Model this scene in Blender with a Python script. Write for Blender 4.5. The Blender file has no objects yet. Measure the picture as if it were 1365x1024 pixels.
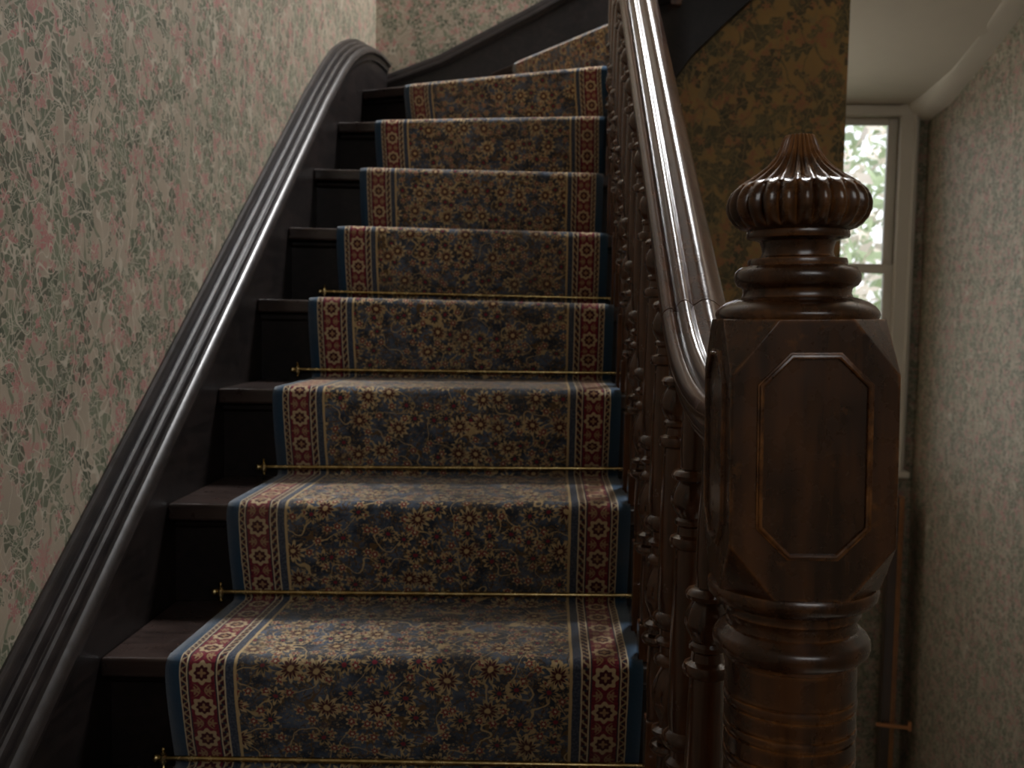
import bpy, math, random
from mathutils import Vector, Matrix
random.seed(7)
PI = math.pi
scn = bpy.context.scene
C = scn.collection

# ------------------------------------------------------------------ camera
cam_d = bpy.data.cameras.new('camera')
cam_d.sensor_fit = 'HORIZONTAL'; cam_d.sensor_width = 36.0; cam_d.lens = 34.323
cam_d.clip_start = 0.02; cam_d.clip_end = 200
cam_d.dof.use_dof = True; cam_d.dof.focus_distance = 0.92; cam_d.dof.aperture_fstop = 10.5
cam = bpy.data.objects.new('camera', cam_d); C.objects.link(cam)
yaw, pitch, roll = -0.04065, -0.07160, 0.01764
Fv = Vector((math.sin(yaw)*math.cos(pitch), math.cos(yaw)*math.cos(pitch), math.sin(pitch)))
Rv = Fv.cross(Vector((0, 0, 1))).normalized(); Uv = Rv.cross(Fv)
Xv = Rv*math.cos(roll)+Uv*math.sin(roll); Yv = -Rv*math.sin(roll)+Uv*math.cos(roll)
m = Matrix((Xv, Yv, -Fv)).transposed().to_4x4()
m.translation = Vector((0.5498, -1.380, 0.5162))
cam.matrix_world = m
scn.camera = cam

# ------------------------------------------------------------------ world, daylight, exposure
w = bpy.data.worlds.new('sky'); scn.world = w; w.use_nodes = True
wt = w.node_tree; wt.nodes.clear()
wo = wt.nodes.new('ShaderNodeOutputWorld'); wb = wt.nodes.new('ShaderNodeBackground')
sky = wt.nodes.new('ShaderNodeTexSky'); sky.sky_type = 'HOSEK_WILKIE'; sky.turbidity = 8.0; sky.ground_albedo = 0.35
sky.sun_direction = (0.5, -0.3, 0.8)
hsv = wt.nodes.new('ShaderNodeHueSaturation'); hsv.inputs['Saturation'].default_value = 0.25
wt.links.new(sky.outputs[0], hsv.inputs['Color'])
wt.links.new(hsv.outputs[0], wb.inputs[0]); wb.inputs[1].default_value = 8.5
wt.links.new(wb.outputs[0], wo.inputs[0])

def area(name, loc, target, sx, sy, power, col, portal=False):
    l = bpy.data.lights.new(name, 'AREA'); l.shape = 'RECTANGLE'; l.size = sx; l.size_y = sy
    l.energy = power; l.color = col
    if portal: l.cycles.is_portal = True
    o = bpy.data.objects.new(name, l); C.objects.link(o)
    o.location = loc
    o.rotation_euler = (Vector(target)-Vector(loc)).to_track_quat('-Z', 'Y').to_euler()
    return o
# daylight falling through the rooflight above the winders
area('rooflight_daylight', (1.45, 2.15, 3.88), (1.20, 2.08, 0.0), 0.85, 0.48, 215.0, (0.97, 0.98, 1.0))
# daylight through the wide hall window behind the camera
area('hall_window_daylight', (1.20, -3.17, 1.80), (1.25, 0.0, 0.9), 1.40, 0.80, 6.0, (1.0, 0.96, 0.90))
# unseen fill lamp added behind the spandrel to brighten the right wall
area('landing_fill_light', (0.75, 4.17, 0.63), (0.75, 0.0, 0.63), 0.86, 1.85, 32.0, (1.0, 0.97, 0.92))
# window on the lower landing, sampled as a portal
area('window_portal', (1.95, 4.17, 0.63), (1.95, 0.0, 0.63), 0.86, 1.95, 1.0, (1, 1, 1), portal=True)

scn.view_settings.view_transform = 'Standard'
scn.view_settings.look = 'None'
scn.view_settings.gamma = 1.0
scn.view_settings.use_curve_mapping = False
scn.view_settings.exposure = 0.0
scn.cycles.use_denoising = True
scn.cycles.use_adaptive_sampling = True; scn.cycles.adaptive_threshold = 0.06
scn.cycles.max_bounces = 6; scn.cycles.diffuse_bounces = 3; scn.cycles.glossy_bounces = 3
scn.cycles.caustics_reflective = False; scn.cycles.caustics_refractive = False

# ------------------------------------------------------------------ node helper
class NT:
    def __init__(s, name):
        s.mat = bpy.data.materials.new(name); s.mat.use_nodes = True
        s.t = s.mat.node_tree; s.t.nodes.clear()
        s.out = s.t.nodes.new('ShaderNodeOutputMaterial')
        s.b = s.t.nodes.new('ShaderNodeBsdfPrincipled')
        s.t.links.new(s.b.outputs[0], s.out.inputs[0])
    def put(s, sock, v):
        if isinstance(v, V): s.t.links.new(v.k, sock)
        elif isinstance(v, bpy.types.NodeSocket): s.t.links.new(v, sock)
        elif isinstance(v, tuple) and len(v) == 3 and sock.type == 'RGBA': sock.default_value = (*v, 1)
        else: sock.default_value = v
    def n(s, typ, **ins):
        nd = s.t.nodes.new(typ)
        for k, v in ins.items():
            if k in nd.inputs: s.put(nd.inputs[k], v)
            else: setattr(nd, k, v)
        return nd
    def math(s, op, *a):
        nd = s.t.nodes.new('ShaderNodeMath'); nd.operation = op
        for i, v in enumerate(a): s.put(nd.inputs[i], v)
        return V(s, nd.outputs[0])
    def vec(s, op, a, b=None):
        nd = s.t.nodes.new('ShaderNodeVectorMath'); nd.operation = op
        s.put(nd.inputs[0], a)
        if b is not None: s.put(nd.inputs[1], b)
        return nd.outputs['Value'] if op in ('LENGTH', 'DOT_PRODUCT') else nd.outputs['Vector']
    def comb(s, x, y, z=0.0):
        nd = s.t.nodes.new('ShaderNodeCombineXYZ')
        for i, v in enumerate((x, y, z)): s.put(nd.inputs[i], v)
        return nd.outputs[0]
    def sep(s, v):
        nd = s.t.nodes.new('ShaderNodeSeparateXYZ'); s.put(nd.inputs[0], v)
        return [V(s, o) for o in nd.outputs]
    def step(s, x, a, b):            # smoothstep
        nd = s.t.nodes.new('ShaderNodeMapRange'); nd.interpolation_type = 'SMOOTHSTEP'
        s.put(nd.inputs['Value'], x); nd.inputs['From Min'].default_value = a; nd.inputs['From Max'].default_value = b
        return V(s, nd.outputs[0])
    def mix(s, f, a, b):
        nd = s.t.nodes.new('ShaderNodeMix'); nd.data_type = 'RGBA'
        s.put(nd.inputs[0], f); s.put(nd.inputs[6], a); s.put(nd.inputs[7], b)
        return nd.outputs[2]
    def noise(s, p, scale, detail=2.0, rough=0.5, dim='3D', out=0):
        nd = s.t.nodes.new('ShaderNodeTexNoise'); nd.noise_dimensions = dim
        s.put(nd.inputs['Vector'], p); nd.inputs['Scale'].default_value = scale
        nd.inputs['Detail'].default_value = detail; nd.inputs['Roughness'].default_value = rough
        return V(s, nd.outputs[out])
    def warp(s, p, scale, amt):
        nd = s.t.nodes.new('ShaderNodeTexNoise'); s.put(nd.inputs['Vector'], p); nd.inputs['Scale'].default_value = scale
        d = s.vec('SUBTRACT', nd.outputs['Color'], (0.5, 0.5, 0.5))
        d = s.vec('MULTIPLY', d, (amt, amt, 0.0))
        return s.vec('ADD', p, d)
    def cell(s, p, scale, rnd=1.0, off=(0, 0, 0), rot=True):
        """random motif cells: returns local x, y (in cell units, randomly turned) and three random numbers"""
        q = s.vec('ADD', p, off)
        nd = s.t.nodes.new('ShaderNodeTexVoronoi'); nd.voronoi_dimensions = '2D'
        s.put(nd.inputs['Vector'], q); nd.inputs['Scale'].default_value = scale; nd.inputs['Randomness'].default_value = rnd
        d = s.vec('SUBTRACT', q, nd.outputs['Position'])
        x, y, _ = s.sep(d); x = x*scale; y = y*scale
        r = s.sep(nd.outputs['Color'])
        if rot is True: a = r[0]*6.283
        elif rot: a = (r[0]-0.5)*rot
        else: return x, y, r
        ca, sa = s.math('COSINE', a), s.math('SINE', a)
        return x*ca+y*sa, y*ca-x*sa, r
    def polar(s, x, y):
        return s.math('SQRT', x*x+y*y), s.math('ARCTAN2', y, x)
    def bump(s, h, strength=0.3, dist=0.001):
        nd = s.t.nodes.new('ShaderNodeBump'); s.put(nd.inputs['Height'], h)
        nd.inputs['Strength'].default_value = strength; nd.inputs['Distance'].default_value = dist
        s.t.links.new(nd.outputs[0], s.b.inputs['Normal'])
    def set(s, **kw):
        for k, v in kw.items(): s.put(s.b.inputs[k.replace('_', ' ')], v)
        return s.mat
class V:
    def __init__(s, nt, k): s.nt, s.k = nt, k
    def _o(s, op, b, rev=False): return s.nt.math(op, *( (b, s) if rev else (s, b)))
    def __add__(s, b): return s._o('ADD', b)
    __radd__ = __add__
    def __sub__(s, b): return s._o('SUBTRACT', b)
    def __rsub__(s, b): return s._o('SUBTRACT', b, True)
    def __mul__(s, b): return s._o('MULTIPLY', b)
    __rmul__ = __mul__
    def __truediv__(s, b): return s._o('DIVIDE', b)
    def abs(s): return s.nt.math('ABSOLUTE', s)
    def max(s, b): return s._o('MAXIMUM', b)
    def min(s, b): return s._o('MINIMUM', b)

# ------------------------------------------------------------------ materials
def wood(name, dark, light, rough=0.3, worn=None, grain=(60, 60, 6), coat=0.3, wear=0.0, bumpy=0.12, spec=0.5, crough=0.16):
    t = NT(name)
    co = t.n('ShaderNodeTexCoord').outputs['Object']
    g = t.noise(t.vec('MULTIPLY', co, grain), 1.0, 5, 0.6)
    big = t.noise(co, 9.0, 3, 0.6)
    f = t.step(g*0.7+big*0.5, 0.42, 0.85)
    col = t.mix(f, dark, light)
    if wear > 0:
        bv = t.n('ShaderNodeBevel', Radius=0.0045); bv.samples = 2
        geo = t.n('ShaderNodeNewGeometry')
        dt = V(t, t.vec('DOT_PRODUCT', bv.outputs[0], geo.outputs['Normal']))
        e = t.step(1.0-dt, 0.006, 0.10)*t.step(t.noise(co, 38.0, 4, 0.65), 0.38, 0.62)
        blot = t.step(t.noise(co, 26.0, 5, 0.7), 0.60, 0.72)*0.35
        col = t.mix((e*wear).max(blot*wear), col, worn)
    rg = t.noise(co, 45.0, 4, 0.6)*0.25+(rough-0.1)
    pores = t.noise(t.vec('MULTIPLY', co, tuple(4*v for v in grain)), 1.0, 3, 0.6)
    t.bump(pores*0.5+t.noise(co, 160.0, 3, 0.6)*0.5, bumpy, 0.0006)
    return t.set(Base_Color=col, Roughness=rg, Coat_Weight=coat, Coat_Roughness=crough, Specular_IOR_Level=spec)

M = {}
M['mahogany'] = wood('mahogany', (0.018, 0.0066, 0.0022), (0.105, 0.038, 0.011), 0.25, (0.34, 0.135, 0.036), wear=0.85, grain=(55, 55, 5), coat=0.25, crough=0.10)
M['baluster_wood'] = wood('baluster_wood', (0.034, 0.0125, 0.0050), (0.130, 0.050, 0.018), 0.20, (0.17, 0.060, 0.017), wear=0.35, grain=(70, 70, 7), coat=0.6, crough=0.08)
M['rail_wood'] = wood('rail_wood', (0.028, 0.0115, 0.0070), (0.080, 0.032, 0.0155), 0.20, (0.15, 0.065, 0.024), wear=0.35, grain=(70, 8, 70), bumpy=0.25, coat=0.12, spec=0.42)
M['black_wood'] = wood('black_wood', (0.0060, 0.0045, 0.0042), (0.016, 0.0110, 0.0098), 0.38, coat=0.04, spec=0.28, grain=(60, 5, 60))
M['string_wood'] = wood('string_wood', (0.0085, 0.0065, 0.0060), (0.022, 0.016, 0.0145), 0.34, (0.07, 0.055, 0.05), wear=0.3, coat=0.10, grain=(60, 5, 60))
M['tread_wood'] = wood('tread_wood', (0.018, 0.0115, 0.0098), (0.048, 0.030, 0.0245), 0.28, (0.17, 0.13, 0.115), wear=0.6, grain=(6, 60, 60))  # edge wear, its colour lightened to paint highlight lines along the nosings
M['door_wood'] = wood('door_wood', (0.02, 0.009, 0.004), (0.05, 0.02, 0.008), 0.35, grain=(50, 50, 4))
M['pine_edge'] = wood('pine_edge', (0.20, 0.075, 0.018), (0.38, 0.16, 0.04), 0.35, grain=(50, 50, 4))

def brass():
    t = NT('aged_brass'); co = t.n('ShaderNodeTexCoord').outputs['Object']
    n = t.noise(co, 60.0, 4, 0.6)
    t.b.inputs['Metallic'].default_value = 1.0
    return t.set(Base_Color=t.mix(t.step(n, 0.35, 0.7), (0.42, 0.30, 0.12), (0.70, 0.54, 0.26)), Roughness=n*0.22+0.14)
M['brass'] = brass()
def copper():
    t = NT('dull_copper'); co = t.n('ShaderNodeTexCoord').outputs['Object']
    t.b.inputs['Metallic'].default_value = 0.8
    return t.set(Base_Color=t.mix(t.noise(co, 40.0, 3, 0.6), (0.40, 0.17, 0.07), (0.55, 0.26, 0.12)), Roughness=0.4)
M['copper'] = copper()

def wallpaper(name, ground, green, green2, pink, line, scale=1.0, soft=1.0, seed=0.0):
    t = NT(name)
    co = t.n('ShaderNodeTexCoord').outputs['Object']
    c3 = t.sep(co)
    p0 = t.comb((c3[0]+c3[1])*scale+seed, c3[2]*scale+seed*1.7)
    p = t.warp(p0, 14.0, 0.035)
    pf = t.warp(t.warp(p0, 38.0, 0.010), 110.0, 0.0025)
    # paper ground with a woven grain and soft mottling
    weave = t.noise(t.vec('MULTIPLY', p0, (900, 120, 1)), 1.0, 2, 0.6)
    weave2 = t.noise(t.vec('MULTIPLY', p0, (120, 900, 1)), 1.0, 2, 0.6)
    col = t.mix(t.step(t.noise(p0, 7.0, 4, 0.6), 0.3, 0.7), ground, tuple(c*0.80 for c in ground))
    # trailing stems
    def stems(c, sc, wd, colr, off):
        q = t.vec('ADD', p, (off, off*0.7, 0))
        n = t.noise(t.vec('MULTIPLY', q, (1.55, 0.8, 1)), sc, 1.0, 0.4)
        mk = 1.0-t.step((n-0.5).abs(), wd*0.4, wd)
        return t.mix(mk*0.85, c, colr)
    # pink blossom clusters
    def bloom(c, sc, off, amount, colr, edge):
        x, y, r = t.cell(pf, sc, 1.0, off)
        rr, th = t.polar(x, y)
        R = 0.30+0.13*t.math('COSINE', th*5.0)
        mk = (1.0-t.step(rr/R, 0.8, 1.0))*t.step(r[1], 1-amount-0.02, 1-amount+0.02)
        rings = t.step(t.math('SINE', rr*26.0+3.0*t.math('COSINE', th*5.0)), 0.2, 0.9)
        fill = t.mix(rings, colr, edge)
        return t.mix(mk*(0.55+0.4*r[2]), c, fill)
    # lobed leaves with light midribs
    def leaves(c, sc, off, amount, colr, vein, ln=0.62, wd=0.26, rot=2.6):
        x, y, r = t.cell(pf, sc, 0.95, off, rot)
        k = 1.0-(y/ln)*(y/ln)
        lob = 0.68+0.34*t.math('COSINE', y*17.0+x.abs()*9.0)
        h = k*lob*wd
        mk = t.step(h-x.abs(), 0.0, 0.035)*t.step(r[1], 1-amount-0.02, 1-amount+0.02)
        rib = (1.0-t.step(x.abs(), 0.012, 0.030)).max((1.0-t.step(t.math('SINE', y*22.0-x.abs()*26.0), -0.97, -0.80))*0.8)
        shade = t.mix(t.step(r[2], 0.2, 0.8), colr, tuple(v*0.62 for v in colr))
        shade = t.mix(rib*0.62, shade, vein)
        outline = (1.0-t.step((h-x.abs()).abs(), 0.010, 0.030))*t.step(r[1], 1-amount-0.02, 1-amount+0.02)*t.step(k, 0.0, 0.1)
        return t.mix(outline*0.45, t.mix(mk*0.88, c, shade), line)
    col = stems(col, 11.0, 0.022, green2, 0.0)
    col = bloom(col, 13.0, (1.3, 0.2, 0), 0.55, pink, tuple(v*0.85 for v in ground))
    col = leaves(col, 9.5, (0.0, 0.0, 0), 0.80, green2, line, 0.68, 0.33)
    col = bloom(col, 22.0, (4.1, 2.2, 0), 0.40, tuple(v*0.92 for v in pink), ground)
    col = leaves(col, 14.0, (3.7, 1.9, 0), 0.78, green, line, 0.68, 0.30)
    col = leaves(col, 23.0, (7.7, 5.1, 0), 0.55, green2, line, 0.64, 0.24, 6.2)
    col = leaves(col, 34.0, (5.7, 8.1, 0), 0.40, green, line, 0.64, 0.22, 6.2)
    col = bloom(col, 36.0, (9.1, 6.2, 0), 0.30, pink, ground)
    col = stems(col, 8.0, 0.006, line, 3.3)
    col = stems(col, 17.0, 0.008, line, 8.3)
    wv = (weave+weave2)*0.5
    hs = t.n('ShaderNodeHueSaturation', Color=col, Value=wv*0.34+0.83)
    t.bump(wv, 0.12, 0.0006)
    return t.set(Base_Color=hs.outputs[0], Roughness=0.62, Specular_IOR_Level=0.35)
WP = dict(ground=(0.315, 0.258, 0.190), green=(0.085, 0.100, 0.060), green2=(0.125, 0.140, 0.088), pink=(0.330, 0.125, 0.120), line=(0.40, 0.345, 0.265))
M['paper_left'] = M['paper_back'] = M['paper_right'] = wallpaper('floral_wallpaper', **WP)
GP = dict(ground=(0.290, 0.168, 0.048), green=(0.060, 0.054, 0.020), green2=(0.105, 0.084, 0.030), pink=(0.270, 0.100, 0.042), line=(0.22, 0.145, 0.052))
M['paper_gold_shade'] = wallpaper('ochre_shade_wallpaper', scale=0.75, seed=5.0, **GP)  # ochre paper; warm shade under the flight is put into its colours

def plain(name, col, rough=0.6, n=0.06, sc=8.0):
    t = NT(name); co = t.n('ShaderNodeTexCoord').outputs['Object']
    f = t.noise(co, sc, 4, 0.6)
    t.bump(t.noise(co, 120.0, 3, 0.6), 0.05, 0.001)
    return t.set(Base_Color=t.mix(f, tuple(c*(1-n) for c in col), tuple(min(1, c*(1+n)) for c in col)), Roughness=rough)
M['plaster'] = plain('cream_plaster', (0.52, 0.47, 0.39), 0.75)
M['white_paint'] = plain('off_white_paint', (0.60, 0.56, 0.49), 0.35)
M['boards'] = wood('floor_boards', (0.03, 0.015, 0.008), (0.08, 0.04, 0.02), 0.35, grain=(60, 5, 60))
M['leaf'] = plain('garden_leaf', (0.34, 0.42, 0.25), 0.6, 0.3, 3.0)
M['blossom'] = plain('garden_blossom', (0.72, 0.64, 0.56), 0.6, 0.3, 3.0)
M['bark'] = plain('bark', (0.10, 0.07, 0.05), 0.8, 0.3, 20.0)
M['lawn'] = plain('lawn', (0.16, 0.22, 0.09), 0.9, 0.3, 4.0)

def glass():
    t = NT('window_glass')
    t.t.nodes.remove(t.b)
    tr = t.n('ShaderNodeBsdfTransparent'); gl = t.n('ShaderNodeBsdfGlossy', Roughness=0.02)
    fr = t.n('ShaderNodeFresnel', IOR=1.45); mx = t.n('ShaderNodeMixShader')
    t.t.links.new(fr.outputs[0], mx.inputs[0]); t.t.links.new(tr.outputs[0], mx.inputs[1]); t.t.links.new(gl.outputs[0], mx.inputs[2])
    t.t.links.new(mx.outputs[0], t.out.inputs[0])
    return t.mat
M['glass'] = glass()

CARPET_W = 0.690
def carpet():
    t = NT('patterned_stair_carpet')
    uv = t.n('ShaderNodeUVMap').outputs[0]
    u0, v, _ = t.sep(uv)
    wob = (t.noise(uv, 26.0, 2, 0.5)-0.5)*0.0022
    u = u0.min(CARPET_W-u0)+wob                     # distance from the nearer edge
    p = t.warp(t.warp(uv, 30.0, 0.008), 150.0, 0.0032)
    navy, blue, gold, cream = (0.026, 0.034, 0.050), (0.098, 0.130, 0.185), (0.52, 0.375, 0.185), (0.58, 0.485, 0.32)
    red, maroon, brown = (0.215, 0.024, 0.040), (0.065, 0.012, 0.018), (0.13, 0.075, 0.030)
    # ---- field
    col = t.mix(t.step(t.noise(p, 22.0, 3, 0.6), 0.38, 0.66), navy, blue)
    def vine(c, sc, wd, colr, off):
        n = t.noise(t.vec('ADD', p, (off, off, 0)), sc, 1.0, 0.4)
        return t.mix((1.0-t.step((n-0.5).abs(), wd*0.45, wd))*0.9, c, colr)
    def leaf(c, sc, off, amount, colr, ln=0.52, wd=0.16):
        x, y, r = t.cell(p, sc, 0.9, off)
        h = (1.0-(y/ln)*(y/ln))*wd*(0.8+0.3*t.math('COSINE', y*20.0))
        mk = t.step(h-x.abs(), 0.0, 0.05)*t.step(r[1], 1-amount-0.02, 1-amount+0.02)
        rib = 1.0-t.step(x.abs(), 0.02, 0.05)
        return t.mix(mk*0.92, c, t.mix(rib, colr, navy))
    def flower(c, sc, off, amount, npet, R0, petal, inner, heart, rnd=0.75):
        x, y, r = t.cell(p, sc, rnd, off)
        rr, th = t.polar(x, y)
        wv = t.math('COSINE', th*float(npet))
        R = R0*(0.74+0.26*wv)
        q = rr/R
        on = t.step(r[1], 1-amount-0.02, 1-amount+0.02)
        full = 1.0-t.step(q, 0.9, 1.05)
        core = 1.0-t.step(q, 0.58, 0.70)
        gap = (1.0-t.step(wv, -0.75, -0.45))*t.step(q, 0.3, 0.4)
        dot = 1.0-t.step(rr, R0*0.16, R0*0.24)
        tint = t.mix(t.step(r[2], 0.45, 0.55), petal, tuple(a*0.72 for a in petal))
        f = t.mix(core, tint, inner); f = t.mix(gap*0.8, f, brown); f = t.mix(dot, f, heart)
        return t.mix(full*on, c, f)
    col = leaf(col, 66.0, (2.1, 0.4, 0), 0.80, gold, 0.5, 0.13)
    col = leaf(col, 90.0, (9.1, 4.4, 0), 0.70, brown, 0.5, 0.15)
    col = leaf(col, 50.0, (5.1, 3.4, 0), 0.50, brown, 0.55, 0.16)
    col = t.mix(t.step(t.noise(p, 170.0, 2, 0.6), 0.56, 0.64)*0.55, col, (0.26, 0.185, 0.095))
    col = vine(col, 24.0, 0.013, brown, 1.0)
    col = vine(col, 15.0, 0.008, gold, 4.0)
    col = flower(col, 42.0, (1.2, 7.0, 0), 0.62, 6, 0.42, gold, red, cream)
    col = flower(col, 24.0, (3.2, 2.0, 0), 0.60, 8, 0.42, gold, navy, red)
    col = flower(col, 17.0, (6.2, 5.0, 0), 0.50, 10, 0.38, (0.55, 0.41, 0.22), maroon, gold)
    # ---- border bands, from the field out to the bound edge
    def band(c, a, b, inner, e=0.0006):
        mk = t.step(u, a-e, a+e)*(1.0-t.step(u, b-e, b+e))
        return t.mix(mk, c, inner)
    fine = t.noise(uv, 240.0, 2, 0.6)
    col = band(col, 0.100, 0.1045, gold)
    col = band(col, 0.088, 0.100, t.mix(t.step(fine, 0.45, 0.6), (0.040, 0.052, 0.080), (0.085, 0.10, 0.13)))
    def guard(a, b, fr, ph):
        zx = t.math('FRACT', v*fr+ph)
        cc = (u-(a+b)/2)/((b-a)/2)
        zz = t.math('SINE', v*fr*6.283*1.0)*0.55
        mot = 1.0-t.step((cc-zz).abs(), 0.22, 0.42)
        dots = 1.0-t.step((zx-0.5).abs()*2.2+cc.abs()*0.9, 0.35, 0.55)
        g = t.mix(mot, maroon, (0.38, 0.285, 0.16)); g = t.mix(dots, g, navy)
        return t.mix(t.step(cc.abs(), 0.62, 0.74), g, cream)
    col = band(col, 0.0745, 0.088, guard(0.0745, 0.088, 62.0, 0.0))
    # red band with a chain of petalled medallions
    rp = 0.0560
    cc = u-0.0535
    vv = (t.math('FRACT', v/rp)-0.5)*rp
    rr, th = t.polar(cc, vv)
    pet = t.math('COSINE', th*8.0)
    ringR = 0.0160*(1.0+0.12*pet)
    ring = 1.0-t.step((rr/ringR-0.86).abs(), 0.15, 0.24)
    dk = 1.0-t.step(rr/ringR, 0.62, 0.72)
    heart = 1.0-t.step(rr/(0.0050*(1.0+0.4*t.math('COSINE', th*4.0))), 0.8, 1.1)
    v2 = (t.math('FRACT', v/rp+0.5)-0.5)*rp
    r2, t2 = t.polar((cc.abs()-0.010), v2)
    spr = 1.0-t.step(r2/(0.0058*(1.0+0.45*t.math('COSINE', t2*5.0))), 0.75, 1.0)
    spr2 = 1.0-t.step((cc.abs()-0.004-(v2*60.0)*(v2*60.0)*0.02).abs(), 0.0007, 0.0016)
    spr2 = spr2*(1.0-t.step(v2.abs(), 0.009, 0.012))
    rb = t.mix(t.step(fine, 0.3, 0.75), red, (0.10, 0.014, 0.022))
    rb = t.mix(spr.max(spr2)*0.85, rb, (0.36, 0.25, 0.13))
    rb = t.mix(dk, rb, maroon); rb = t.mix(ring, rb, (0.50, 0.385, 0.225)); rb = t.mix(heart, rb, (0.36, 0.22, 0.11))
    rb = t.mix(t.step(cc.abs(), 0.0185, 0.0195), rb, navy)
    col = band(col, 0.0325, 0.0745, rb)
    col = band(col, 0.0205, 0.0325, guard(0.0205, 0.0325, 70.0, 0.3))
    col = band(col, -0.02, 0.0205, t.mix(fine, (0.018, 0.048, 0.088), (0.034, 0.078, 0.135)))
    # worn, tufted pile
    tuft = t.noise(uv, 700.0, 2, 0.7)
    wear = t.step(t.noise(uv, 5.0, 3, 0.6), 0.45, 0.75)
    col = t.mix(wear*0.26, col, (0.16, 0.13, 0.095))
    hs = t.n('ShaderNodeHueSaturation', Color=col, Value=tuft*0.7+0.65)
    t.bump(tuft, 0.6, 0.0015)
    t.b.inputs['Sheen Weight'].default_value = 0.35
    t.b.inputs['Sheen Roughness'].default_value = 0.35
    return t.set(Base_Color=hs.outputs[0], Roughness=0.95, Specular_IOR_Level=0.2)
M['carpet'] = carpet()

# ------------------------------------------------------------------ mesh helpers
def mesh(name, verts, faces, smooth=None):
    me = bpy.data.meshes.new(name)
    me.from_pydata([tuple(v) for v in verts], [], faces); me.update()
    import bmesh
    bm = bmesh.new(); bm.from_mesh(me)
    bmesh.ops.recalc_face_normals(bm, faces=bm.faces[:]); bm.to_mesh(me); bm.free()
    if smooth is not None:
        me.polygons.foreach_set('use_smooth', [True]*len(me.polygons))
        me.set_sharp_from_angle(angle=math.radians(smooth))
    return me
def obj(name, me, mat, parent=None, loc=(0, 0, 0)):
    o = bpy.data.objects.new(name, me); C.objects.link(o); o.location = loc
    if mat is not None and not me.materials: me.materials.append(M[mat])
    if parent: o.parent = parent
    return o
def empty(name, loc=(0, 0, 0)):
    o = bpy.data.objects.new(name, None); C.objects.link(o); o.location = loc; o.empty_display_size = 0.05
    return o
def tag(o, label, cat, group=None):
    o['label'] = label; o['category'] = cat
    if group: o['group'] = group
    return o
def struct(o, label=None, cat=None):
    o['kind'] = 'structure'
    if label: o['label'] = label
    if cat: o['category'] = cat
    return o
def bevel(o, wd, seg=2, ang=30):
    md = o.modifiers.new('bevel', 'BEVEL'); md.width = wd; md.segments = seg; md.limit_method = 'ANGLE'
    md.angle_limit = math.radians(ang); md.harden_normals = False
    o.data.polygons.foreach_set('use_smooth', [True]*len(o.data.polygons))
    o.data.set_sharp_from_angle(angle=math.radians(35))
    return o
BOXF = [(0, 1, 2, 3), (4, 7, 6, 5), (0, 4, 5, 1), (1, 5, 6, 2), (2, 6, 7, 3), (3, 7, 4, 0)]
def boxes(name, bl):
    vs, fs = [], []
    for x0, x1, y0, y1, z0, z1 in bl:
        n = len(vs)
        vs += [(x0, y0, z0), (x1, y0, z0), (x1, y1, z0), (x0, y1, z0), (x0, y0, z1), (x1, y0, z1), (x1, y1, z1), (x0, y1, z1)]
        fs += [tuple(n+i for i in f) for f in BOXF]
    return mesh(name, vs, fs)
def prism(name, poly, axis, a, b, smooth=None):
    """polygon in the other two axes, extruded along axis from a to b"""
    def pt(q, h):
        if axis == 0: return (h, q[0], q[1])
        if axis == 1: return (q[0], h, q[1])
        return (q[0], q[1], h)
    n = len(poly)
    vs = [pt(q, a) for q in poly]+[pt(q, b) for q in poly]
    fs = [tuple(range(n)), tuple(range(2*n-1, n-1, -1))]+[(i, (i+1) % n, n+(i+1) % n, n+i) for i in range(n)]
    return mesh(name, vs, fs, smooth)
def lathe(name, prof, seg=40, fn=None, smooth=40, cap=True):
    vs, fs = [], []
    for (r, z) in prof:
        for i in range(seg):
            a = 2*PI*i/seg
            rr = fn(r, z, a) if fn else r
            vs.append((rr*math.cos(a), rr*math.sin(a), z))
    for j in range(len(prof)-1):
        for i in range(seg):
            fs.append((j*seg+i, j*seg+(i+1) % seg, (j+1)*seg+(i+1) % seg, (j+1)*seg+i))
    if cap:
        fs.append(tuple(range(seg))); fs.append(tuple((len(prof)-1)*seg+i for i in range(seg)))
    return mesh(name, vs, fs, smooth)
def sweep(name, path, frames, prof, smooth=40, cap=True):
    """closed profile (a, b) carried along path with (side, up) frames"""
    n = len(prof); vs, fs = [], []
    for p, (s, u) in zip(path, frames):
        for a, b in prof: vs.append(Vector(p)+s*a+u*b)
    for j in range(len(path)-1):
        for i in range(n): fs.append((j*n+i, j*n+(i+1) % n, (j+1)*n+(i+1) % n, (j+1)*n+i))
    if cap: fs.append(tuple(range(n))); fs.append(tuple((len(path)-1)*n+i for i in range(n)))
    return mesh(name, vs, fs, smooth)
def frames_of(path, up=Vector((0, 0, 1))):
    out = []
    for i in range(len(path)):
        a = Vector(path[max(0, i-1)]); b = Vector(path[min(len(path)-1, i+1)])
        d = (b-a).normalized(); s = d.cross(up).normalized(); out.append((s, s.cross(d).normalized()))
    return out
def tube(name, path, r, seg=12):
    prof = [(r*math.cos(2*PI*i/seg), r*math.sin(2*PI*i/seg)) for i in range(seg)]
    return sweep(name, path, frames_of(path), prof, 50)

# ------------------------------------------------------------------ the setting
R, G, OH = 0.18, 0.2556, 0.036
SLOPE = R/G
XW, XS = -0.16, -0.107          # plaster face of left wall, face of the wall string
YB = 2.47                       # end wall behind the winders
ZL, ZB, ZT = -0.54, -2.5, 3.90  # landing floor, lower floor, ceiling

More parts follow.
